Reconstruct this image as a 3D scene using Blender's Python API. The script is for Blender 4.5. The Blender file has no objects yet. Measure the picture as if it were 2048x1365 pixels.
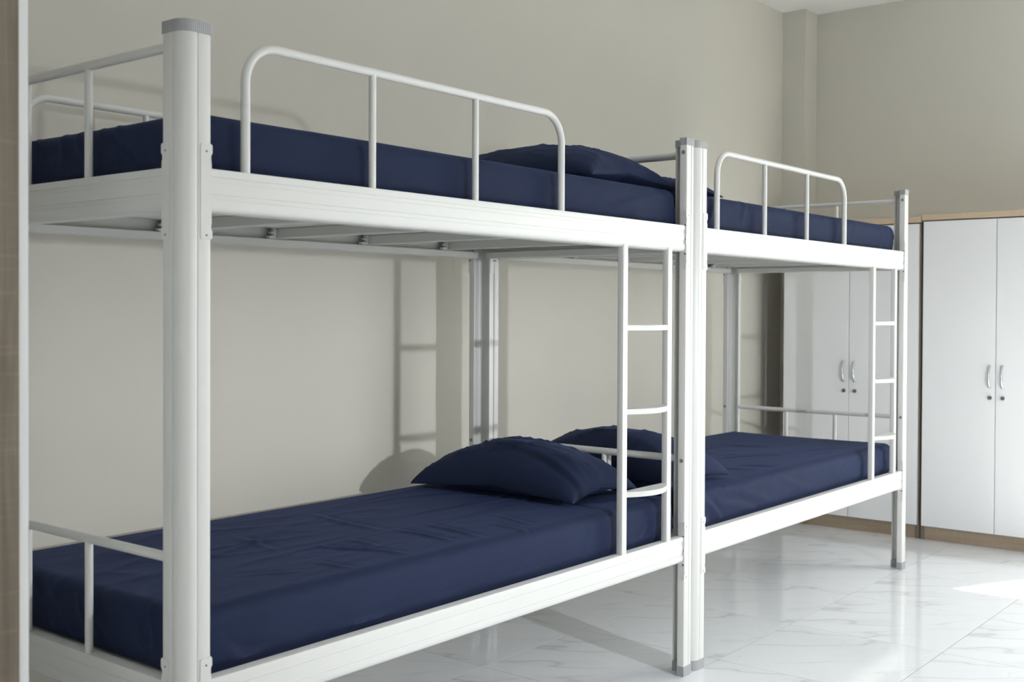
import bpy, bmesh, math, random
from mathutils import Vector, Matrix, noise

# ------------------------------------------------------------------ camera
F_PX, YAW, PITCH, ROLL, CY = 2271.05, 38.7536, 0.77987, 0.25069, 650.615
CAM = Vector((-1.305, -1.8595, 1.19135))
scene = bpy.context.scene
C = scene.collection


def setup_camera():
    y, p, r = math.radians(YAW), math.radians(PITCH), math.radians(ROLL)
    fwd = Vector((math.cos(y), math.sin(y), 0))
    right = Vector((math.sin(y), -math.cos(y), 0))
    up = Vector((0, 0, 1))
    f2 = fwd * math.cos(p) - up * math.sin(p)
    u2 = up * math.cos(p) + fwd * math.sin(p)
    r3 = right * math.cos(r) + u2 * math.sin(r)
    u3 = u2 * math.cos(r) - right * math.sin(r)
    m = Matrix((r3, u3, -f2)).transposed().to_4x4()
    m.translation = CAM
    cd = bpy.data.cameras.new('camera')
    cam = bpy.data.objects.new('camera', cd)
    C.objects.link(cam)
    cam.matrix_world = m
    cd.sensor_fit = 'HORIZONTAL'
    cd.sensor_width = 36
    cd.lens = F_PX / 2048 * 36
    cd.shift_y = -(682.5 - CY) / 2048
    cd.clip_start = 0.05
    cd.dof.use_dof = True
    cd.dof.focus_distance = 3.3
    cd.dof.aperture_fstop = 5.0
    scene.camera = cam


setup_camera()

# ------------------------------------------------------------------ light
EXPOSURE = 0.0
SKY_STRENGTH = 16.0
SUN_STRENGTH = 32.0
LAMP_POWER = 235.0
WIN_Y0, WIN_Y1, WIN_Z0, WIN_Z1 = -3.35, -1.046, 0.80, 2.25
XF, YB, YF, XL, ZC = 5.15, 1.133, -5.6, -3.6, 2.965      # far wall, back wall, front wall, left wall, ceiling
W2_Y0, W2_Y1, W2_Z0, W2_Z1 = -3.95, -2.85, 1.0, 2.10      # unseen window added in the left wall to brighten the faces turned to it
SUN_ELEV = math.radians(51.2)
SUN_DIR = Vector((-0.892 * math.cos(SUN_ELEV), 0.452 * math.cos(SUN_ELEV), -math.sin(SUN_ELEV)))

w = bpy.data.worlds.new('sky')
scene.world = w
w.use_nodes = True
wn = w.node_tree
bg = wn.nodes['Background']
sky = wn.nodes.new('ShaderNodeTexSky')
sky.sky_type = 'HOSEK_WILKIE'
sky.turbidity = 5.0
sky.ground_albedo = 0.35
sky.sun_direction = -SUN_DIR
mixw = wn.nodes.new('ShaderNodeMix')
mixw.data_type = 'RGBA'
mixw.inputs['Factor'].default_value = 0.75
mixw.inputs['B'].default_value = (0.98, 0.965, 0.94, 1)
wn.links.new(sky.outputs['Color'], mixw.inputs['A'])
wn.links.new(mixw.outputs['Result'], bg.inputs['Color'])
bg.inputs['Strength'].default_value = SKY_STRENGTH

sd = bpy.data.lights.new('sun', 'SUN')
sd.energy = SUN_STRENGTH
sd.angle = math.radians(0.6)
sd.color = (1.0, 0.96, 0.9)
so = bpy.data.objects.new('sun', sd)
so.rotation_euler = SUN_DIR.to_track_quat('-Z', 'Y').to_euler()
so.location = (8, -4, 6)
C.objects.link(so)

# portals that guide sky sampling through the window openings
for px, y0, y1, z0, z1, rz in ((XF + 0.16, WIN_Y0, WIN_Y1, WIN_Z0, WIN_Z1, 90), (XL - 0.16, W2_Y0, W2_Y1, W2_Z0, W2_Z1, -90)):
    pd = bpy.data.lights.new('window_portal', 'AREA')
    pd.shape = 'RECTANGLE'
    pd.size = y1 - y0
    pd.size_y = z1 - z0
    pd.cycles.is_portal = True
    po = bpy.data.objects.new('window_portal', pd)
    po.location = (px, (y0 + y1) / 2, (z0 + z1) / 2)
    po.rotation_euler = (math.radians(90), 0, math.radians(rz))
    C.objects.link(po)

# small bright lamp on the near side of the room (casts the crisp rail and ladder shadows on the wall)
ld = bpy.data.lights.new('room_lamp', 'POINT')
ld.energy = LAMP_POWER
ld.shadow_soft_size = 0.03
ld.color = (0.94, 0.97, 1.03)
# luminaire distribution: falloff added to the emission, dims what goes upwards
ld.use_nodes = True
lnt = ld.node_tree
lem = lnt.nodes['Emission']
ltc = lnt.nodes.new('ShaderNodeTexCoord')
lsx = lnt.nodes.new('ShaderNodeSeparateXYZ')
lmr = lnt.nodes.new('ShaderNodeMapRange')
lmr.interpolation_type = 'SMOOTHSTEP'
lmr.inputs['From Min'].default_value = -0.12
lmr.inputs['From Max'].default_value = 0.07
lmr.inputs['To Min'].default_value = 1.0
lmr.inputs['To Max'].default_value = 0.33
lnt.links.new(ltc.outputs['Normal'], lsx.inputs['Vector'])
lnt.links.new(lsx.outputs['Z'], lmr.inputs['Value'])
lmx = lnt.nodes.new('ShaderNodeMapRange')       # added sideways falloff, dims the emission towards the left end
lmx.interpolation_type = 'SMOOTHSTEP'
lmx.inputs['From Min'].default_value = -0.42
lmx.inputs['From Max'].default_value = -0.08
lml = lnt.nodes.new('ShaderNodeMath')
lml.operation = 'MULTIPLY'
lnt.links.new(lsx.outputs['X'], lmx.inputs['Value'])
lnt.links.new(lmr.outputs['Result'], lml.inputs[0])
lnt.links.new(lmx.outputs['Result'], lml.inputs[1])
lnt.links.new(lml.outputs[0], lem.inputs['Strength'])
lo = bpy.data.objects.new('room_lamp', ld)
lo.location = (1.048, -3.172, 1.40)
C.objects.link(lo)

scene.cycles.max_bounces = 9
scene.cycles.diffuse_bounces = 6
scene.cycles.glossy_bounces = 4
vs = scene.view_settings
vs.view_transform = 'Standard'
vs.look = 'None'
vs.gamma = 1.0
vs.exposure = EXPOSURE
vs.use_curve_mapping = False

# ------------------------------------------------------------------ materials
MATS = {}


def new_mat(name):
    m = bpy.data.materials.new(name)
    m.use_nodes = True
    MATS[name] = m
    nt = m.node_tree
    return m, nt, nt.nodes['Principled BSDF']


def N(nt, t, **kw):
    n = nt.nodes.new(t)
    for k, v in kw.items():
        setattr(n, k, v)
    return n


def plain(name, col, rough=0.5, metal=0.0, bump=0.0, bscale=200.0, var=0.0, spec=0.5, coat=0.0):
    m, nt, b = new_mat(name)
    b.inputs['Base Color'].default_value = (*col, 1)
    b.inputs['Roughness'].default_value = rough
    b.inputs['Metallic'].default_value = metal
    b.inputs['Specular IOR Level'].default_value = spec
    b.inputs['Coat Weight'].default_value = coat
    tc = N(nt, 'ShaderNodeTexCoord')
    nz = N(nt, 'ShaderNodeTexNoise')
    nz.inputs['Scale'].default_value = bscale
    nt.links.new(tc.outputs['Object'], nz.inputs['Vector'])
    if bump:
        bp = N(nt, 'ShaderNodeBump')
        bp.inputs['Strength'].default_value = bump
        bp.inputs['Distance'].default_value = 0.002
        nt.links.new(nz.outputs['Fac'], bp.inputs['Height'])
        nt.links.new(bp.outputs['Normal'], b.inputs['Normal'])
    n2 = N(nt, 'ShaderNodeTexNoise')
    n2.inputs['Scale'].default_value = 2.5
    nt.links.new(tc.outputs['Object'], n2.inputs['Vector'])
    mr = N(nt, 'ShaderNodeMapRange')
    mr.inputs['To Min'].default_value = 1 - var
    mr.inputs['To Max'].default_value = 1 + var
    nt.links.new(n2.outputs['Fac'], mr.inputs['Value'])
    hs = N(nt, 'ShaderNodeHueSaturation')
    hs.inputs['Color'].default_value = (*col, 1)
    nt.links.new(mr.outputs['Result'], hs.inputs['Value'])
    nt.links.new(hs.outputs['Color'], b.inputs['Base Color'])
    return m


plain('wall_paint', (0.605, 0.585, 0.525), 0.75, bump=0.10, bscale=140, var=0.015, spec=0.3)
plain('ceiling_paint', (0.90, 0.90, 0.89), 0.8, bump=0.05, bscale=120, var=0.01, spec=0.3)
plain('white_metal', (0.67, 0.67, 0.65), 0.38)
plain('grey_plastic', (0.36, 0.365, 0.37), 0.5, var=0.02)
plain('dark_screw', (0.10, 0.10, 0.10), 0.45, metal=0.4)
plain('plug_plastic', (0.20, 0.20, 0.205), 0.55)
plain('bed_board', (0.76, 0.76, 0.73), 0.6, var=0.02)
plain('door_white', (0.80, 0.805, 0.815), 0.32, bump=0.02, bscale=500, var=0.008)
plain('chrome', (0.60, 0.61, 0.62), 0.28, metal=0.95)
plain('lock_metal', (0.22, 0.20, 0.18), 0.35, metal=0.8)
plain('seam_dark', (0.05, 0.048, 0.045), 0.8)
plain('grout', (0.24, 0.23, 0.22), 0.9)
plain('outdoor_ground', (0.06, 0.065, 0.05), 0.9)
plain('window_white', (0.82, 0.82, 0.82), 0.4)


def fabric():
    m, nt, b = new_mat('navy_cotton')
    tc = N(nt, 'ShaderNodeTexCoord')
    n1 = N(nt, 'ShaderNodeTexNoise')
    n1.inputs['Scale'].default_value = 3.0
    n1.inputs['Detail'].default_value = 5.0
    nt.links.new(tc.outputs['Object'], n1.inputs['Vector'])
    cr = N(nt, 'ShaderNodeValToRGB')
    cr.color_ramp.elements[0].color = (0.0145, 0.0215, 0.051, 1)
    cr.color_ramp.elements[1].color = (0.0180, 0.0260, 0.060, 1)
    nt.links.new(n1.outputs['Fac'], cr.inputs['Fac'])
    nt.links.new(cr.outputs['Color'], b.inputs['Base Color'])
    b.inputs['Roughness'].default_value = 0.72
    b.inputs['Specular IOR Level'].default_value = 0.09
    b.inputs['Sheen Weight'].default_value = 0.08
    b.inputs['Sheen Roughness'].default_value = 0.45
    b.inputs['Sheen Tint'].default_value = (0.30, 0.42, 0.95, 1)
    # fine creases
    mp = N(nt, 'ShaderNodeMapping')
    mp.inputs['Scale'].default_value = (3.0, 9.0, 6.0)
    mp.inputs['Rotation'].default_value = (0, 0, 0.35)
    nt.links.new(tc.outputs['Object'], mp.inputs['Vector'])
    n2 = N(nt, 'ShaderNodeTexNoise')
    n2.inputs['Scale'].default_value = 2.2
    n2.inputs['Detail'].default_value = 3.0
    nt.links.new(mp.outputs['Vector'], n2.inputs['Vector'])
    bp = N(nt, 'ShaderNodeBump')
    bp.inputs['Strength'].default_value = 0.25
    bp.inputs['Distance'].default_value = 0.012
    nt.links.new(n2.outputs['Fac'], bp.inputs['Height'])
    nt.links.new(bp.outputs['Normal'], b.inputs['Normal'])


fabric()


def wood(name, c0, c1, axis, rough=0.5):
    m, nt, b = new_mat(name)
    tc = N(nt, 'ShaderNodeTexCoord')
    mp = N(nt, 'ShaderNodeMapping')
    sc = [14.0, 14.0, 14.0]
    sc[axis] = 0.9
    mp.inputs['Scale'].default_value = sc
    nt.links.new(tc.outputs['Object'], mp.inputs['Vector'])
    n1 = N(nt, 'ShaderNodeTexNoise')
    n1.inputs['Scale'].default_value = 2.0
    n1.inputs['Detail'].default_value = 6.0
    n1.inputs['Roughness'].default_value = 0.65
    n1.inputs['Distortion'].default_value = 0.6
    nt.links.new(mp.outputs['Vector'], n1.inputs['Vector'])
    cr = N(nt, 'ShaderNodeValToRGB')
    cr.color_ramp.elements[0].position = 0.32
    cr.color_ramp.elements[0].color = (*c0, 1)
    cr.color_ramp.elements[1].position = 0.68
    cr.color_ramp.elements[1].color = (*c1, 1)
    nt.links.new(n1.outputs['Fac'], cr.inputs['Fac'])
    # fine cross saw marks
    mp2 = N(nt, 'ShaderNodeMapping')
    s2 = [9.0, 9.0, 9.0]
    s2[axis] = 120.0
    mp2.inputs['Scale'].default_value = s2
    nt.links.new(tc.outputs['Object'], mp2.inputs['Vector'])
    n2 = N(nt, 'ShaderNodeTexNoise')
    n2.inputs['Scale'].default_value = 1.0
    n2.inputs['Detail'].default_value = 2.0
    nt.links.new(mp2.outputs['Vector'], n2.inputs['Vector'])
    cr2 = N(nt, 'ShaderNodeValToRGB')
    cr2.color_ramp.elements[0].position = 0.56
    cr2.color_ramp.elements[0].color = (1, 1, 1, 1)
    cr2.color_ramp.elements[1].position = 0.75
    cr2.color_ramp.elements[1].color = (1.22, 1.2, 1.15, 1)
    nt.links.new(n2.outputs['Fac'], cr2.inputs['Fac'])
    mx = N(nt, 'ShaderNodeMix', data_type='RGBA', blend_type='MULTIPLY')
    mx.inputs['Factor'].default_value = 1.0
    nt.links.new(cr.outputs['Color'], mx.inputs['A'])
    nt.links.new(cr2.outputs['Color'], mx.inputs['B'])
    nt.links.new(mx.outputs['Result'], b.inputs['Base Color'])
    b.inputs['Roughness'].default_value = rough


wood('oak_plinth', (0.27, 0.205, 0.145), (0.37, 0.295, 0.215), 1)
wood('oak_top_lit', (0.47, 0.36, 0.25), (0.56, 0.44, 0.32), 1)  # same oak, light from above put into the colour
wood('oak_side', (0.135, 0.105, 0.078), (0.25, 0.205, 0.155), 2)


def marble():
    m, nt, b = new_mat('marble_tile')
    tc = N(nt, 'ShaderNodeTexCoord')
    oi = N(nt, 'ShaderNodeObjectInfo')
    mul = N(nt, 'ShaderNodeMath', operation='MULTIPLY')
    mul.inputs[1].default_value = 3.0
    fl = N(nt, 'ShaderNodeMath', operation='FLOOR')
    nt.links.new(oi.outputs['Random'], mul.inputs[0])
    nt.links.new(mul.outputs[0], fl.inputs[0])
    wv = N(nt, 'ShaderNodeMath', operation='MULTIPLY')
    wv.inputs[1].default_value = 3.7
    nt.links.new(fl.outputs[0], wv.inputs[0])

    def vein(scale_along, scale_across, width, off, detail):
        m0 = N(nt, 'ShaderNodeMapping')
        m0.inputs['Rotation'].default_value = (0, 0, math.radians(52))
        nt.links.new(tc.outputs['Object'], m0.inputs['Vector'])
        mp = N(nt, 'ShaderNodeMapping')
        mp.inputs['Location'].default_value = (off, off * 0.7, 0)
        mp.inputs['Scale'].default_value = (scale_along, scale_across, 1)
        nt.links.new(m0.outputs['Vector'], mp.inputs['Vector'])
        n = N(nt, 'ShaderNodeTexNoise', noise_dimensions='4D')
        n.inputs['Scale'].default_value = 1.0
        n.inputs['Detail'].default_value = detail
        n.inputs['Roughness'].default_value = 0.45
        nt.links.new(mp.outputs['Vector'], n.inputs['Vector'])
        nt.links.new(wv.outputs[0], n.inputs['W'])
        s = N(nt, 'ShaderNodeMath', operation='SUBTRACT')
        s.inputs[1].default_value = 0.5
        nt.links.new(n.outputs['Fac'], s.inputs[0])
        a = N(nt, 'ShaderNodeMath', operation='ABSOLUTE')
        nt.links.new(s.outputs[0], a.inputs[0])
        mr = N(nt, 'ShaderNodeMapRange', interpolation_type='SMOOTHSTEP')
        mr.inputs['From Min'].default_value = 0.0
        mr.inputs['From Max'].default_value = width
        mr.inputs['To Min'].default_value = 1.0
        mr.inputs['To Max'].default_value = 0.0
        nt.links.new(a.outputs[0], mr.inputs['Value'])
        return mr.outputs['Result']

    v1 = vein(1.6, 5.5, 0.013, 0.13, 2.5)
    v2 = vein(1.6, 5.5, 0.06, 0.13, 2.5)
    v3 = vein(2.0, 8.0, 0.008, 4.4, 2.0)
    msk = N(nt, 'ShaderNodeTexNoise', noise_dimensions='4D')
    msk.inputs['Scale'].default_value = 3.2
    nt.links.new(tc.outputs['Object'], msk.inputs['Vector'])
    nt.links.new(wv.outputs[0], msk.inputs['W'])
    mk = N(nt, 'ShaderNodeMapRange', interpolation_type='SMOOTHSTEP')
    mk.inputs['From Min'].default_value = 0.38
    mk.inputs['From Max'].default_value = 0.62
    nt.links.new(msk.outputs['Fac'], mk.inputs['Value'])

    def wsum(pairs):
        acc = None
        for s, k, masked in pairs:
            mm = N(nt, 'ShaderNodeMath', operation='MULTIPLY')
            mm.inputs[1].default_value = k
            nt.links.new(s, mm.inputs[0])
            o = mm.outputs[0]
            if masked:
                m2 = N(nt, 'ShaderNodeMath', operation='MULTIPLY')
                nt.links.new(o, m2.inputs[0])
                nt.links.new(mk.outputs['Result'], m2.inputs[1])
                o = m2.outputs[0]
            if acc is None:
                acc = o
            else:
                ad = N(nt, 'ShaderNodeMath', operation='ADD')
                nt.links.new(acc, ad.inputs[0])
                nt.links.new(o, ad.inputs[1])
                acc = ad.outputs[0]
        return acc

    tot = wsum([(v1, 0.26, True), (v2, 0.09, True), (v3, 0.09, False)])
    mx = N(nt, 'ShaderNodeMix', data_type='RGBA')
    mx.inputs['A'].default_value = (0.81, 0.825, 0.85, 1)
    mx.inputs['B'].default_value = (0.30, 0.30, 0.31, 1)
    nt.links.new(tot, mx.inputs['Factor'])
    nt.links.new(mx.outputs['Result'], b.inputs['Base Color'])
    b.inputs['Roughness'].default_value = 0.10
    b.inputs['IOR'].default_value = 1.5


marble()


def glass():
    m, nt, b = new_mat('window_glass')
    nt.nodes.remove(b)
    t = N(nt, 'ShaderNodeBsdfTransparent')
    t.inputs['Color'].default_value = (0.96, 0.98, 0.97, 1)
    g = N(nt, 'ShaderNodeBsdfGlossy')
    g.inputs['Roughness'].default_value = 0.02
    mx = N(nt, 'ShaderNodeMixShader')
    mx.inputs['Fac'].default_value = 0.05
    nt.links.new(t.outputs[0], mx.inputs[1])
    nt.links.new(g.outputs[0], mx.inputs[2])
    nt.links.new(mx.outputs[0], nt.nodes['Material Output'].inputs['Surface'])


glass()

# ------------------------------------------------------------------ mesh helpers


def mesh_from(bm, name, mats, sharp=35.0, smooth=True):
    bmesh.ops.recalc_face_normals(bm, faces=bm.faces)
    a = math.radians(sharp)
    for f in bm.faces:
        f.smooth = smooth
    for e in bm.edges:
        if len(e.link_faces) == 2:
            e.smooth = e.calc_face_angle(3.2) < a
        else:
            e.smooth = False
    me = bpy.data.meshes.new(name)
    bm.to_mesh(me)
    bm.free()
    for m in (mats if isinstance(mats, (list, tuple)) else [mats]):
        me.materials.append(MATS[m])
    return me


def put(name, me, parent=None, loc=(0, 0, 0), rot=(0, 0, 0)):
    o = bpy.data.objects.new(name, me)
    C.objects.link(o)
    o.location = loc
    o.rotation_euler = rot
    if parent is not None:
        o.parent = parent
    return o


def empty(name, loc=(0, 0, 0), parent=None):
    o = bpy.data.objects.new(name, None)
    C.objects.link(o)
    o.location = loc
    o.empty_display_size = 0.1
    if parent is not None:
        o.parent = parent
    return o


def tag(o, label=None, category=None, group=None, kind=None):
    if label:
        o['label'] = label
    if category:
        o['category'] = category
    if group:
        o['group'] = group
    if kind:
        o['kind'] = kind
    return o


def box(bm, x0, x1, y0, y1, z0, z1, bev=0.0, seg=1, mat=0):
    r = bmesh.ops.create_cube(bm, size=1.0)
    vs_ = r['verts']
    for v in vs_:
        v.co = Vector(((x0 + x1) / 2 + v.co.x * (x1 - x0), (y0 + y1) / 2 + v.co.y * (y1 - y0), (z0 + z1) / 2 + v.co.z * (z1 - z0)))
    fs = set(f for v in vs_ for f in v.link_faces)
    for f in fs:
        f.material_index = mat
    if bev > 0:
        es = list(set(e for v in vs_ for e in v.link_edges))
        bmesh.ops.bevel(bm, geom=es, offset=bev, segments=seg, affect='EDGES', profile=0.5)


def prism(bm, pts, z0, z1, fn, mat=0):
    """closed polygon pts (a, b) extruded from z0 to z1; fn maps (a, b, z) to a point"""
    lo_ = [bm.verts.new(fn(a, b, z0)) for a, b in pts]
    hi = [bm.verts.new(fn(a, b, z1)) for a, b in pts]
    n = len(pts)
    for i in range(n):
        f = bm.faces.new((lo_[i], lo_[(i + 1) % n], hi[(i + 1) % n], hi[i]))
        f.material_index = mat
    f = bm.faces.new(lo_[::-1])
    f.material_index = mat
    f = bm.faces.new(hi)
    f.material_index = mat


def tube(bm, path, r, seg=14, cap=True):
    """swept round tube along a polyline"""
    path = [Vector(p) for p in path]
    rings = []
    ref = Vector((0.3, 0.9, 0.31)).normalized()
    for i, p in enumerate(path):
        if i == 0:
            t = path[1] - p
        elif i == len(path) - 1:
            t = p - path[i - 1]
        else:
            t = (path[i + 1] - p).normalized() + (p - path[i - 1]).normalized()
        t.normalize()
        a = t.cross(ref).normalized()
        b = t.cross(a).normalized()
        rings.append([bm.verts.new(p + (a * math.cos(k * 2 * math.pi / seg) + b * math.sin(k * 2 * math.pi / seg)) * (r(i) if callable(r) else r)) for k in range(seg)])
    for i in range(len(rings) - 1):
        for k in range(seg):
            bm.faces.new((rings[i][k], rings[i][(k + 1) % seg], rings[i + 1][(k + 1) % seg], rings[i + 1][k]))
    if cap:
        bm.faces.new(rings[0][::-1])
        bm.faces.new(rings[-1])


def disc(bm, c, n, r, h, seg=14, mat=0):
    """short cylinder standing out along n from c"""
    n = Vector(n).normalized()
    a = n.orthogonal().normalized()
    b = n.cross(a)
    c = Vector(c)
    lo_ = [bm.verts.new(c + (a * math.cos(k * 2 * math.pi / seg) + b * math.sin(k * 2 * math.pi / seg)) * r) for k in range(seg)]
    hi = [bm.verts.new(v.co + n * h) for v in lo_]
    for k in range(seg):
        bm.faces.new((lo_[k], lo_[(k + 1) % seg], hi[(k + 1) % seg], hi[k])).material_index = mat
    bm.faces.new(hi).material_index = mat
    bm.faces.new(lo_[::-1]).material_index = mat


# ------------------------------------------------------------------ room shell
T = 0.15


def shell(name, boxes, mat):
    bm = bmesh.new()
    for b in boxes:
        box(bm, *b)
    o = put(name, mesh_from(bm, name, mat, smooth=False))
    tag(o, kind='structure')
    return o


def floor():
    bm = bmesh.new()
    box(bm, XL, XF, YF, YB, -0.06, -0.0007)
    fl = put('floor', mesh_from(bm, 'floor', 'grout', smooth=False))
    tag(fl, 'white marble-look polished floor tiles with grey veins', kind='structure')
    S, OX, OY, g = 0.5675, 2.714, 0.004, 0.0012
    cache = {}

    def tile(sx, sy, ox, oy):
        key = (round(sx, 3), round(sy, 3), round(ox, 3), round(oy, 3))
        if key not in cache:
            b = bmesh.new()
            x0, x1, y0, y1 = ox - sx / 2, ox + sx / 2, oy - sy / 2, oy + sy / 2
            box(b, x0, x1, y0, y1, -0.0030, 0.0)
            cache[key] = mesh_from(b, 'tile', 'marble_tile', smooth=False)
        return cache[key]

    i0, i1 = math.floor((XL - OX) / S), math.ceil((XF - OX) / S)
    j0, j1 = math.floor((YF - OY) / S), math.ceil((YB - OY) / S)
    for i in range(i0, i1):
        for j in range(j0, j1):
            x0, x1 = max(OX + i * S, XL), min(OX + (i + 1) * S, XF)
            y0, y1 = max(OY + j * S, YF), min(OY + (j + 1) * S, YB)
            if x1 - x0 < 0.02 or y1 - y0 < 0.02:
                continue
            cx, cy = OX + (i + .5) * S, OY + (j + .5) * S
            put('tile', tile(x1 - x0 - 2 * g, y1 - y0 - 2 * g, (x0 + x1) / 2 - cx, (y0 + y1) / 2 - cy), fl, (cx, cy, 0))


floor()
shell('wall_back', [(XL - T, XF + T, YB, YB + T, -0.06, ZC)], 'wall_paint')
shell('wall_front', [(XL - T, XF + T, YF - T, YF, -0.06, ZC)], 'wall_paint')
shell('wall_left', [(XL - T, XL, W2_Y1, YB, -0.06, ZC), (XL - T, XL, YF, W2_Y0, -0.06, ZC),
                    (XL - T, XL, W2_Y0, W2_Y1, -0.06, W2_Z0), (XL - T, XL, W2_Y0, W2_Y1, W2_Z1, ZC)], 'wall_paint')
shell('ceiling', [(XL - T, XF + T, YF - T, YB + T, ZC, ZC + 0.12)], 'ceiling_paint')
shell('wall_far', [(XF, XF + T, WIN_Y1, YB, -0.06, ZC), (XF, XF + T, YF, WIN_Y0, -0.06, ZC),
                   (XF, XF + T, WIN_Y0, WIN_Y1, -0.06, WIN_Z0), (XF, XF + T, WIN_Y0, WIN_Y1, WIN_Z1, ZC)], 'wall_paint')
shell('wall_pillar', [(4.984, XF, 0.990, YB, 0.0, ZC)], 'wall_paint')
gp = shell('ground_outside', [(-90, 90, -90, 90, -0.5, -0.4)], 'outdoor_ground')


def window(name, x, WIN_Y0, WIN_Y1, WIN_Z0, WIN_Z1, label):
    root = empty(name, (x, (WIN_Y0 + WIN_Y1) / 2, WIN_Z0))
    tag(root, label, kind='structure')
    wy, wz = (WIN_Y1 - WIN_Y0) / 2, WIN_Z1 - WIN_Z0
    f = 0.035
    bm = bmesh.new()
    box(bm, -0.02, 0.02, -wy, wy, 0, f, 0.003)
    box(bm, -0.02, 0.02, -wy, wy, wz - f, wz, 0.003)
    for y in (-wy, -f / 2, wy - f):
        box(bm, -0.019, 0.019, y, y + f, 0.01, wz - 0.01, 0.003)
    put('window_frame', mesh_from(bm, 'window_frame', 'window_white'), root)
    for y0, y1 in ((-wy + f, -f / 2), (f / 2, wy - f)):
        bm = bmesh.new()
        box(bm, -0.002, 0.002, y0, y1, f, wz - f)
        put('pane', mesh_from(bm, 'pane', 'window_glass', smooth=False), root)


window('window_1', XF + 0.08, WIN_Y0, WIN_Y1, WIN_Z0, WIN_Z1, 'white framed window in the far wall beyond the wardrobes')
window('fill_window', XL - 0.08, W2_Y0, W2_Y1, W2_Z0, W2_Z1, 'unseen white framed window added for fill light in the near end wall')  # added light source for the faces turned to this end

# ------------------------------------------------------------------ bunk beds
L, X2, W, H = 1.97286, 1.97730, 0.92499, 1.75
ZU, ZL = 1.4664, 0.4568
RH = 0.0855           # rail height
PW = 0.065            # post leg width


def arc(cx, cy, r, a0, a1, n):
    return [(cx + r * math.cos(math.radians(a0 + (a1 - a0) * i / n)), cy + r * math.sin(math.radians(a0 + (a1 - a0) * i / n))) for i in range(n + 1)]


def post_outline():
    p = [(65, 24), (65, 2), (64.4, .6), (63, 0), (37.5, 0), (36, .6), (35.2, 1.8), (33.8, 1.8), (33, .6), (31.8, 0), (27, 0)]
    p += arc(27, 27, 27, 270, 180, 10)[1:]
    p += [(0, 31.8), (.6, 33), (1.8, 33.8), (1.8, 35.2), (.6, 36), (0, 37.5), (0, 63), (.6, 64.4), (2, 65), (24, 65), (24, 59), (9, 58)]
    p += arc(32, 32, 23, 180, 270, 6)
    p += [(58, 9), (59, 24)]
    return [(a / 1000, b / 1000) for a, b in p]


def offset_outline(pts, d):
    n = len(pts)
    area = sum(pts[i][0] * pts[(i + 1) % n][1] - pts[(i + 1) % n][0] * pts[i][1] for i in range(n))
    s = 1 if area > 0 else -1
    out = []
    for i in range(n):
        a, b, c = Vector(pts[i - 1]), Vector(pts[i]), Vector(pts[(i + 1) % n])
        t1, t2 = (b - a).normalized(), (c - b).normalized()
        n1 = Vector((t1.y, -t1.x)) * s
        n2 = Vector((t2.y, -t2.x)) * s
        m = n1 + n2
        if m.length < 1e-6:
            m = n1
        m.normalize()
        k = max(0.5, m.dot(n1))
        dd = d[i] if isinstance(d, list) else d
        q = b + m * (dd / k)
        out.append((q.x, q.y))
    return out


def ribbed_outline(base_off, step=0.0024, depth=0.0006):
    p = [(65, 24), (65, 0), (27, 0)] + arc(27, 27, 27, 270, 180, 10)[1:] + [(0, 65), (24, 65), (24, 24)]
    pts = [Vector((a / 1000, b / 1000)) for a, b in p]
    res = []
    for i in range(len(pts)):
        a, b = pts[i], pts[(i + 1) % len(pts)]
        n = max(1, round((b - a).length / step))
        for k in range(n):
            q = a.lerp(b, k / n)
            res.append((q.x, q.y))
    d = [base_off + (depth if i % 2 else 0) for i in range(len(res))]
    return offset_outline(res, d)


def post_fn(right, back):
    def fn(u, v, z):
        return ((L - u) if right else u, (W - v) if back else v, z)
    return fn


def plate_outline(z0, z1):
    """notched hook plate seen flat: (s, z) with s from 0 (inner edge on the strip) to the notched outer edge"""
    s1, s2 = 0.0245, 0.0275
    return [(0.002, z0), (s1, z0), (s2, z0 + .003), (s2, z0 + .016), (s1 - .001, z0 + .021), (s1 - .001, z0 + .027), (s1 + .001, z0 + .030),
            (s1 + .001, z0 + .075), (s2, z0 + .080), (s2, z0 + .110), (s1 + .001, z0 + .115), (s1 + .001, z1 - .040), (s1 + .0005, z1 - .035), (s1 - .002, z1 - .030),
            (s1 - .002, z1 - .025), (s2, z1 - .018), (s2, z1 - .003), (s2 - .003, z1), (0.003, z1), (0, z1 - .003), (0, z0 + .002)]


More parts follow.
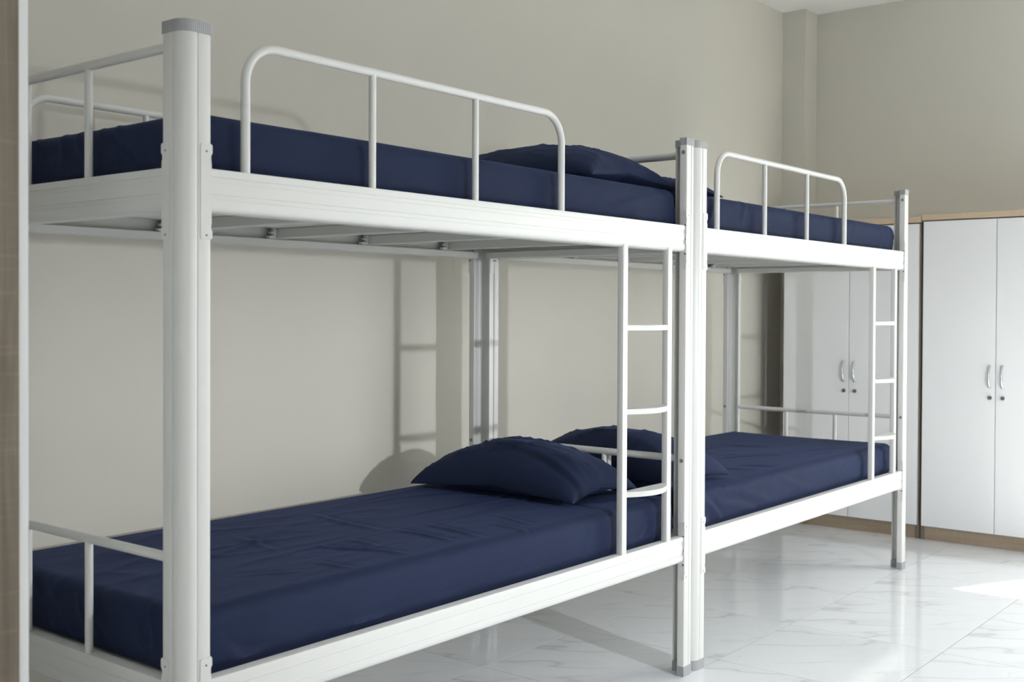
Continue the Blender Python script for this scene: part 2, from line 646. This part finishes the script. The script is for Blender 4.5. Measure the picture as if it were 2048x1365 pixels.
def make_post(bed, right, back):
    fn = post_fn(right, back)
    bm = bmesh.new()
    prism(bm, post_outline(), 0.006, H - 0.006, fn)
    post = put('post', mesh_from(bm, 'post', 'white_metal', 28), bed)
    rib = ribbed_outline(0.0012)
    bm = bmesh.new()
    prism(bm, rib, H - 0.0235, H, fn)
    put('cap', mesh_from(bm, 'cap', 'grey_plastic', 10), post)
    bm = bmesh.new()
    prism(bm, rib, 0.0, 0.033, fn)
    put('foot', mesh_from(bm, 'foot', 'grey_plastic', 10), post)
    for zt in (ZU, ZL):
        z0, z1 = zt - 0.140, zt + 0.047
        for side in (0, 1):              # 0: on the long-side strip, 1: on the end strip
            bm = bmesh.new()
            if side == 0:
                f2 = lambda s, z, t: fn(0.0405 + s, -t, z)
                f3 = lambda s, z, t: fn(0.065 + t, s, z)
            else:
                f2 = lambda s, z, t: fn(-t, 0.0405 + s, z)
                f3 = lambda s, z, t: fn(s, 0.065 + t, z)
            prism(bm, plate_outline(z0, z1), 0.0, 0.0018, f2)
            prism(bm, [(0.0, z0), (0.022, z0), (0.022, z1), (0.0, z1)], 0.0, 0.0014, f3)
            for zz in (z0 + 0.008, z1 - 0.015):
                c = Vector(f2(0.0135, zz, 0.0017))
                nrm = Vector(f2(0.0135, zz, 1.0)) - Vector(f2(0.0135, zz, 0.0))
                disc(bm, c, nrm, 0.0021, 0.0006, 8, 1)
            # hook slots
            for zz in (z0 + 0.048, z0 + 0.095, z1 - 0.047):
                c = Vector(f3(0.0035, zz, 0.0013))
                nrm = Vector(f3(0.0035, zz, 1.0)) - Vector(f3(0.0035, zz, 0.0))
                disc(bm, c, nrm, 0.0035, 0.0006, 8, 1)
            put('hook_plate', mesh_from(bm, 'hook_plate', ['white_metal', 'dark_screw'], 30), post)
    # round plugs in the inner strips at the height of the end bars
    for zz in (1.703, 0.703):
        bm = bmesh.new()
        c = Vector(fn(0.065, 0.012, zz))
        disc(bm, c, Vector(fn(1, 0.012, zz)) - Vector(fn(0, 0.012, zz)), 0.0066, 0.0012, 16)
        put('plug', mesh_from(bm, 'plug', 'plug_plastic'), post)
    return post


def rail_outline():
    z = lambda k: -k / 1000
    p = [(28, z(0)), (2, z(0)), (.4, z(.6)), (0, z(2)), (0, z(15)), (2, z(15.8)), (2, z(25.2)), (0, z(26)),
         (0, z(49.5)), (2, z(50.3)), (2, z(59.7)), (0, z(60.5)), (0, z(72))]
    p += [(13 - 13 * math.cos(math.radians(t)), z(72.5 + 13 * math.sin(math.radians(t)))) for t in (18, 36, 54, 72, 90)]
    p += [(38, z(85.5)), (41, z(83)), (41, z(64)), (39, z(62)), (14, z(60)), (14, z(9)), (28, z(7))]
    return [(a / 1000, b if abs(b) < 1 else b) for a, b in p]


RAIL_D = 0.003


def make_side_rail(bed, zt, back, name):
    bm = bmesh.new()

    def fn(a, b, s):
        return (s, (W - RAIL_D - a) if back else RAIL_D + a, zt + b)
    prism(bm, rail_outline(), PW + 0.002, L - PW - 0.002, fn)
    return put(name, mesh_from(bm, name, 'white_metal', 32), bed)


def make_end_rail(bed, zt, right, name):
    bm = bmesh.new()

    def fn(a, b, s):
        return ((L - RAIL_D - a) if right else RAIL_D + a, s, zt + b)
    prism(bm, rail_outline(), PW + 0.002, W - PW - 0.002, fn)
    return put(name, mesh_from(bm, name, 'white_metal', 32), bed)


SLATS = (0.20, 0.585, 0.973, 1.36, 1.755)


def make_deck(bed, zt):
    bm = bmesh.new()
    box(bm, 0.046, L - 0.046, 0.046, W - 0.046, zt - 0.030, zt - 0.018)
    put('bed_board', mesh_from(bm, 'bed_board', 'bed_board', smooth=False), bed)
    for x in SLATS:
        bm = bmesh.new()
        box(bm, x - 0.019, x + 0.019, 0.024, W - 0.024, zt - 0.0602, zt - 0.0305, 0.002)
        s = put('cross_slat', mesh_from(bm, 'cross_slat', 'white_metal'), bed)
        for back in (0, 1):
            bm = bmesh.new()
            y = lambda a: (W - a) if back else a
            for xa, xb, ya, yb, za, zb in ((x - .046, x + .004, .030, .046, .0612, .0530), (x - .032, x - .020, .036, .050, .0530, .0310), (x - .042, x - .030, .036, .050, .0470, .0400)):
                box(bm, xa, xb, min(y(ya), y(yb)), max(y(ya), y(yb)), zt - za, zt - zb, 0.001)
            put('clip', mesh_from(bm, 'clip', 'white_metal'), s)


GX0, GX1, GZ, GR = 0.161, 1.247, 1.7305, 0.078
GB = (0.519, 0.880)
TR = 0.0098


def make_guard(bed, back):
    y = W - 0.0155 if back else 0.0155
    path = [(GX0, y, ZU - 0.004), (GX0, y, ZU + 0.1)]
    path += [(GX0 + GR - GR * math.cos(math.radians(a)), y, GZ - GR + GR * math.sin(math.radians(a))) for a in range(0, 91, 9)]
    path += [(GX1 - GR + GR * math.sin(math.radians(a)), y, GZ - GR + GR * math.cos(math.radians(a))) for a in range(0, 91, 9)]
    path += [(GX1, y, ZU + 0.1), (GX1, y, ZU - 0.004)]
    bm = bmesh.new()
    tube(bm, path, TR, 16)
    g = put('guard_rail', mesh_from(bm, 'guard_rail', 'white_metal', 50), bed)
    for x in GB:
        bm = bmesh.new()
        tube(bm, [(x, y, ZU - 0.004), (x, y, GZ - 0.006)], 0.0085, 14)
        put('baluster', mesh_from(bm, 'baluster', 'white_metal', 50), g)


def make_end_bar(bed, right, zt, zb):
    x = L - 0.0125 if right else 0.0125
    bm = bmesh.new()
    tube(bm, [(x, PW - 0.004, zb), (x, W - PW + 0.004, zb)], 0.0100, 16)
    e = put('end_bar', mesh_from(bm, 'end_bar', 'white_metal', 50), bed)
    for y in (0.350, 0.602):
        bm = bmesh.new()
        tube(bm, [(x, y, zt - 0.004), (x, y, zb - 0.006)], 0.0088, 14)
        put('baluster', mesh_from(bm, 'baluster', 'white_metal', 50), e)


LADX = ((1.545, 1.571), (1.802, 1.828))


def make_ladder(bed):
    lad = empty('ladder', (0, 0, 0), bed)
    for a, b in LADX:
        bm = bmesh.new()
        box(bm, a, b, RAIL_D - 0.0005, 0.0235, ZL - 0.001, ZU - RH + 0.012, 0.0022, 2)
        put('upright', mesh_from(bm, 'upright', 'white_metal', 40), lad)
    xa, xb = LADX[0][1] - 0.001, LADX[1][0] + 0.001
    xm, hw = (xa + xb) / 2, (xb - xa) / 2
    for zt in (1.146, 0.893, 0.643):
        pts = [(xb, 0.021), (xa, 0.021)]
        pts += [(xa + 2 * hw * i / 20, 0.006 - 0.044 * (1 - ((i - 10) / 10) ** 2)) for i in range(21)]
        bm = bmesh.new()
        prism(bm, pts, zt - 0.016, zt, lambda a, b, z: (a, b, z))
        es = [e for e in bm.edges if len(e.link_faces) == 2 and 1.2 < e.calc_face_angle(0) < 2.0 and abs(e.verts[0].co.z - e.verts[1].co.z) < 1e-5]
        bmesh.ops.bevel(bm, geom=es, offset=0.002, segments=2, affect='EDGES', profile=0.5)
        put('rung', mesh_from(bm, 'rung', 'white_metal', 30), lad)


def make_bunk():
    bed = empty('bunk_bed')
    for right in (0, 1):
        for back in (0, 1):
            make_post(bed, right, back)
    for zt, lev in ((ZU, 'upper'), (ZL, 'lower')):
        for b in (0, 1):
            make_side_rail(bed, zt, b, 'side_rail')
            make_end_rail(bed, zt, b, 'end_rail')
        make_deck(bed, zt)
    for b in (0, 1):
        make_guard(bed, b)
        make_end_bar(bed, b, ZU, 1.703)
        make_end_bar(bed, b, ZL, 0.700)
    make_ladder(bed)
    return bed


def copy_tree(o, parent=None):
    c = o.copy()
    C.objects.link(c)
    c.parent = parent
    for ch in list(o.children):
        copy_tree(ch, c)
    return c


bunk = make_bunk()
tag(bunk, 'white metal bunk bed nearer the wooden panel, its thick corner post up front', 'bunk bed', 'bunk beds along the beige wall')
bunk2 = copy_tree(bunk)
bunk2.location = (X2, 0, 0)
tag(bunk2, 'white metal bunk bed standing farther back, its end beside the wardrobes')

# ------------------------------------------------------------------ mattresses


def fold(x, y, ang, sx, sy, seed, power=5.0):
    c, s = math.cos(ang), math.sin(ang)
    a, b = x * c + y * s, -x * s + y * c
    n = noise.noise(Vector((a * sx + seed * 7.3, b * sy + seed * 3.1, seed * 1.7)))
    return max(0.0, 1 - abs(n) * 2.2) ** power


def crease(px, py, c, t):
    """one pulled fold of cloth: a soft ridge with a shallow valley beside it, fading out at both ends"""
    (ax, ay), (bx, by), amp, wid = c
    dx, dy = bx - ax, by - ay
    ln = math.hypot(dx, dy)
    s = ((px - ax) * dx + (py - ay) * dy) / (ln * ln)
    if s < -0.05 or s > 1.05:
        return 0.0
    d = ((px - ax) * -dy + (py - ay) * dx) / ln
    d += 0.25 * wid * math.sin(s * 7 + t)
    if abs(d) > 4 * wid:
        return 0.0
    fade = math.sin(max(0.0, min(1.0, s)) * math.pi) ** 0.7
    return amp * fade * (math.exp(-(d / wid) ** 2) - 0.6 * math.exp(-((d - 1.5 * wid) / wid) ** 2))


def make_mattress(name, x0, x1, y0, y1, z0, z1, seed, label, bulge=0.006, top_fold=1.0, tops=(), fronts=()):
    r = 0.030
    bm = bmesh.new()
    cx, cy, cz = (x0 + x1) / 2, (y0 + y1) / 2, (z0 + z1) / 2
    a, b, c = (x1 - x0) / 2, (y1 - y0) / 2, (z1 - z0) / 2
    step = 0.0095
    nx, ny, nz = round(2 * a / step), round(2 * b / step), round(2 * c / step)
    vmap = {}

    def vert(i, j, k):
        key = (i, j, k)
        if key in vmap:
            return vmap[key]
        p = Vector((-a + 2 * a * i / nx, -b + 2 * b * j / ny, -c + 2 * c * k / nz))
        core = Vector((max(-a + r, min(a - r, p.x)), max(-b + r, min(b - r, p.y)), max(-c + r, min(c - r, p.z))))
        d = p - core
        nrm = d.normalized() if d.length > 1e-9 else Vector((0, 0, 1))
        q = core + nrm * r
        wx, wy, wz = q.x + cx, q.y + cy, q.z
        up = max(0.0, nrm.z)
        side = math.sqrt(max(0.0, 1 - nrm.z * nrm.z))
        # soft bulge of the sides, gentle waves, pulled folds
        off = bulge * side * (1 - (q.z / c) ** 2)
        edge = min(1.0, max(0.0, min(b - abs(q.y), a - abs(q.x)) - 0.02) / 0.10)
        off += 0.0035 * noise.noise(Vector((wx * 2.1 + seed, wy * 2.6, seed * .7))) * up * (0.4 + 0.6 * edge)
        # pulled creases on the top sheet
        env = edge * (0.12 + 1.1 * max(0.0, noise.noise(Vector((wx * 1.6 + seed * 2, wy * 2.2, 5.0 + seed))) + 0.05))
        off += top_fold * 0.0100 * up * env * (fold(wx, wy, 0.10, 1.3, 6.5, seed, 5) + 0.6 * fold(wx, wy, -0.35, 1.8, 8.0, seed + 4, 6))
        # side creases: faint slanting pulls, stronger towards the tucked corners
        ends = max(0.0, 1 - min(wx - x0, x1 - wx) / 0.34)
        t = wx if abs(nrm.y) > 0.5 else wy + 3
        off += side * 0.0022 * fold(t, q.z, 0.45, 2.4, 10.0, seed + 9, 5)
        off += side * 0.007 * ends * ends * (fold(t, q.z, 0.8 if wx < cx else -0.8, 4.5, 15.0, seed + 11, 4) - 0.2)
        low = max(0.0, -q.z / c - 0.05)
        off += side * low * 0.004 * fold(t, q.z, 0.12, 3.0, 14.0, seed + 2, 4)
        if up > 0.5:
            for k, cr in enumerate(tops):
                off += up * crease(wx, wy, cr, k)
        if nrm.y < -0.5:
            for k, cr in enumerate(fronts):
                off += crease(wx, q.z + cz, cr, k)
        if side > 0.4:
            off = min(off, 0.0135)
        if nrm.z < -0.15:
            off = min(off, 0.0)
        # weight in the middle of the top
        q = q + nrm * off
        q.z -= up * 0.004 * (1 - (q.y / b) ** 2)
        v = bm.verts.new(q)
        vmap[key] = v
        return v

    def grid(n1, n2, f):
        for i in range(n1):
            for j in range(n2):
                bm.faces.new((f(i, j), f(i + 1, j), f(i + 1, j + 1), f(i, j + 1)))
    grid(nx, ny, lambda i, j: vert(i, j, nz))
    grid(nx, ny, lambda i, j: vert(i, j, 0))
    grid(nx, nz, lambda i, k: vert(i, 0, k))
    grid(nx, nz, lambda i, k: vert(i, ny, k))
    grid(ny, nz, lambda j, k: vert(0, j, k))
    grid(ny, nz, lambda j, k: vert(nx, j, k))
    o = put(name, mesh_from(bm, name, 'navy_cotton', 80), None, (cx, cy, cz))
    tag(o, label, 'mattress', 'navy sheeted mattresses')
    return o


MY0, MY1 = 0.050, W - 0.050
make_mattress('mattress', 0.050, L - 0.046, MY0, MY1, ZU - 0.017, 1.586, 1.0, 'navy sheeted mattress on the upper bunk of the nearer bed', top_fold=0.6,
              fronts=[((1.42, 1.480), (1.90, 1.572), .006, .011), ((1.48, 1.468), (1.84, 1.530), .005, .009), ((1.56, 1.462), (1.88, 1.500), .004, .008), ((0.10, 1.47), (0.24, 1.54), .004, .010)])
make_mattress('mattress', 0.052, L - 0.046, MY0, MY1, ZL - 0.017, 0.582, 2.4, 'navy sheeted mattress on the lower bunk of the nearer bed',
              tops=[((.66, .37), (.735, .10), .0060, .012), ((.77, .36), (.755, .24), .0050, .011), ((.94, .36), (.925, .12), .0060, .012), ((.31, .25), (.45, .16), .0040, .011),
                    ((.525, .22), (.535, .09), .0045, .010), ((.95, .72), (.90, .36), .0045, .014), ((1.06, .36), (1.0, .08), .0060, .012), ((1.19, .22), (1.15, .05), .0050, .011),
                    ((.60, .62), (.56, .40), .0035, .013), ((1.30, .30), (1.24, .10), .0045, .011)],
              fronts=[((.42, .474), (.68, .459), .006, .009), ((.74, .466), (.97, .452), .007, .009), ((.11, .478), (.29, .452), .008, .010), ((.12, .50), (.20, .455), .007, .010),
                      ((1.73, .45), (1.80, .53), .006, .010), ((1.63, .455), (1.76, .51), .006, .010), ((1.80, .45), (1.88, .50), .007, .010), ((1.0, .47), (1.3, .455), .004, .009)])
make_mattress('mattress', X2 + 0.050, X2 + L - 0.062, MY0, MY1, ZU - 0.017, 1.586, 3.7, 'navy sheeted mattress on the upper bunk of the farther bed', top_fold=0.6,
              fronts=[((2.12, 1.47), (2.18, 1.585), .007, .011), ((2.08, 1.47), (2.12, 1.57), .007, .010), ((2.37, 1.50), (2.42, 1.60), .004, .012), ((2.20, 1.47), (2.45, 1.51), .004, .010)])
make_mattress('mattress', X2 + 0.050, X2 + L - 0.062, MY0, MY1, ZL - 0.017, 0.582, 5.2, 'navy sheeted mattress on the lower bunk of the farther bed',
              tops=[((2.60, .31), (2.66, .12), .005, .012), ((2.88, .43), (3.17, .25), .005, .013), ((3.30, .62), (3.41, .41), .004, .013), ((3.26, .24), (3.66, .14), .004, .013), ((2.75, .26), (2.82, .09), .005, .012)],
              fronts=[((2.38, .545), (2.62, .485), .007, .011), ((2.20, .530), (2.53, .458), .008, .011), ((2.11, .55), (2.26, .455), .009, .011), ((2.14, .57), (2.50, .553), .005, .011), ((2.68, .552), (3.12, .448), .005, .012), ((2.08, .50), (2.17, .45), .008, .010)])

# ------------------------------------------------------------------ pillows


def make_pillow(cx, cy, z, a, b, h, rz, seed, label, tilt=(0, 0)):
    bm = bmesh.new()
    n = 56
    top, bot = {}, {}
    for i in range(n + 1):
        for j in range(n + 1):
            u, v = -1 + 2 * i / n, -1 + 2 * j / n
            # denser towards the seam
            u, v = math.sin(u * math.pi / 2), math.sin(v * math.pi / 2)
            x = a * u * (1 - 0.075 * (1 - v * v) + 0.02 * noise.noise(Vector((v * 2.2, seed, 1))))
            y = b * v * (1 - 0.060 * (1 - u * u) + 0.02 * noise.noise(Vector((u * 2.2, seed, 7))))
            e = max(0.0, (1 - u * u)) * max(0.0, (1 - v * v))
            th = e ** 0.42
            rim = max(abs(u), abs(v))
            # seam lifts between the corners, corners touch down
            seam = 0.030 * (1 - min(1.0, (abs(u * v)) ** 0.8)) * rim ** 4 + 0.010
            ang = math.atan2(v, u)
            wr = noise.noise(Vector((math.cos(ang) * 5 + seed, math.sin(ang) * 5, seed + rim)))
            wr = wr * 0.011 * (rim ** 3) * th
            wr += 0.007 * noise.noise(Vector((u * 2.3 + seed, v * 2.3, seed * 2))) * th
            wr += 0.009 * fold(u, v, 0.7 + seed, 1.6, 5.0, seed + 3, 6) * th
            zt = seam * (1 - th) + (h * th + wr) * (1 if th > 0 else 0)
            zb = seam * (1 - th) + 0.002 * th + 0.012 * (1 - th) * th
            zt = max(zt, zb)
            edge = i in (0, n) or j in (0, n)
            top[i, j] = bm.verts.new((x, y, zt))
            bot[i, j] = top[i, j] if edge else bm.verts.new((x, y, zb))
    for i in range(n):
        for j in range(n):
            bm.faces.new((top[i, j], top[i + 1, j], top[i + 1, j + 1], top[i, j + 1]))
            q = [bot[i, j], bot[i, j + 1], bot[i + 1, j + 1], bot[i + 1, j]]
            bm.faces.new(q)
    o = put('pillow', mesh_from(bm, 'pillow', 'navy_cotton', 100), None, (cx, cy, z), (tilt[0], tilt[1], rz))
    tag(o, label, 'pillow', 'navy pillows')
    return o


make_pillow(1.715, 0.515, 0.583, 0.195, 0.335, 0.168, 0.03, 1.3, 'navy pillow on the lower bunk of the nearer bed, behind its ladder')
make_pillow(2.225, 0.455, 0.583, 0.195, 0.350, 0.172, -0.05, 2.6, 'navy pillow on the lower bunk of the farther bed, behind the paired posts')
make_pillow(1.727, 0.445, 1.587, 0.222, 0.370, 0.150, -0.03, 3.9, 'navy pillow on the upper bunk of the nearer bed, above the ladder')
make_pillow(2.172, 0.445, 1.587, 0.165, 0.350, 0.085, 0.04, 5.1, 'navy pillow on the upper bunk of the farther bed, mostly hidden behind the posts')

# ------------------------------------------------------------------ wardrobes


def make_handle(parent, y, z0, z1):
    bm = bmesh.new()
    n = 16
    path, rad = [], []
    for i in range(n + 1):
        t = i / n
        s = math.sin(t * math.pi)
        path.append((-0.001 - 0.024 * s ** 0.75, y, z0 + (z1 - z0) * t))
        rad.append(0.0054 + 0.0018 * abs(2 * t - 1) ** 2)
    tube(bm, path, lambda i: rad[i], 12)
    h = put('handle', mesh_from(bm, 'handle', 'chrome', 60), parent)
    tag(h, 'slim chrome bow handle')


def make_lock(parent, y, z):
    bm = bmesh.new()
    disc(bm, (0.0, y, z), (-1, 0, 0), 0.0100, 0.006, 16)
    vs0 = [bm.verts.new((-0.003, y + dy, z + dz)) for dy, dz in ((-.0035, .0085), (.0035, .0085), (.0035, -.0085), (-.0035, -.0085))]
    vs1 = [bm.verts.new((-0.026, y + dy, z + dz)) for dy, dz in ((-.0016, .0022), (.0016, .0022), (.0016, -.0022), (-.0016, -.0022))]
    for i in range(4):
        bm.faces.new((vs0[i], vs0[(i + 1) % 4], vs1[(i + 1) % 4], vs1[i]))
    bm.faces.new(vs1)
    bm.faces.new(vs0[::-1])
    k = put('lock', mesh_from(bm, 'lock', 'lock_metal', 40), parent)
    tag(k, 'dark metal cam lock')


def make_wardrobe(loc, rz, width, depth, height, ysplit, label, top_over=0.002):
    """front plane at local x = 0 facing -x, spans local y 0..width, body towards +x"""
    root = empty('wardrobe', loc)
    root.rotation_euler = (0, 0, rz)
    tag(root, label, 'wardrobe', 'white two-door wardrobes')
    th = 0.018
    ft = 0.018                         # door thickness: doors occupy x 0..ft
    for y in (0.0, width - th):
        bm = bmesh.new()
        box(bm, ft + 0.002, depth, y, y + th, 0.0, height - 0.030, 0.0008)
        put('side_panel', mesh_from(bm, 'side_panel', 'oak_side', smooth=False), root)
    bm = bmesh.new()
    box(bm, 0.000 - top_over, depth, -0.001, width + 0.001, height - 0.0295, height, 0.0012)
    put('top_board', mesh_from(bm, 'top_board', 'oak_top_lit', smooth=False), root)
    bm = bmesh.new()
    box(bm, ft + 0.010, ft + 0.028, th, width - th, 0.0, 0.071, 0.0006)
    put('plinth', mesh_from(bm, 'plinth', 'oak_plinth', smooth=False), root)
    bm = bmesh.new()
    box(bm, depth - 0.006, depth - 0.001, th, width - th, 0.01, height - 0.031)
    put('back_panel', mesh_from(bm, 'back_panel', 'door_white', smooth=False), root)
    bm = bmesh.new()
    box(bm, ft + 0.006, depth - 0.007, th, width - th, 0.0715, 0.088)
    put('bottom_shelf', mesh_from(bm, 'bottom_shelf', 'oak_plinth', smooth=False), root)
    g = 0.0016
    for y0, y1, hy in ((0.009, ysplit - g, ysplit - 0.033), (ysplit + g, width - 0.009, ysplit + 0.028)):
        bm = bmesh.new()
        box(bm, 0.0, ft, y0, y1, 0.074, height - 0.036, 0.0012)
        d = put('door', mesh_from(bm, 'door', 'door_white', smooth=False), root)
        make_handle(d, hy, 0.812, 0.918)
        make_lock(d, hy - 0.002, 0.759)
    return root


XW = 4.640
make_wardrobe((XW, 0.187, 0), 0, 0.772, 0.505, 1.684, 0.382, 'white two-door wardrobe partly hidden behind the farther bunk bed')
make_wardrobe((XW - 0.003, -0.586, 0), 0, 0.766, 0.508, 1.694, 0.393, 'white two-door wardrobe standing clear of the beds, beside the window end')
# wardrobe at the near end, seen only as a wood side panel and the edge of its door
make_wardrobe((-0.384, 0.616, 0), math.pi, 0.766, 0.52, 1.745, 0.383, 'wood-sided wardrobe cropped at the picture edge, close to the near bunk bed')
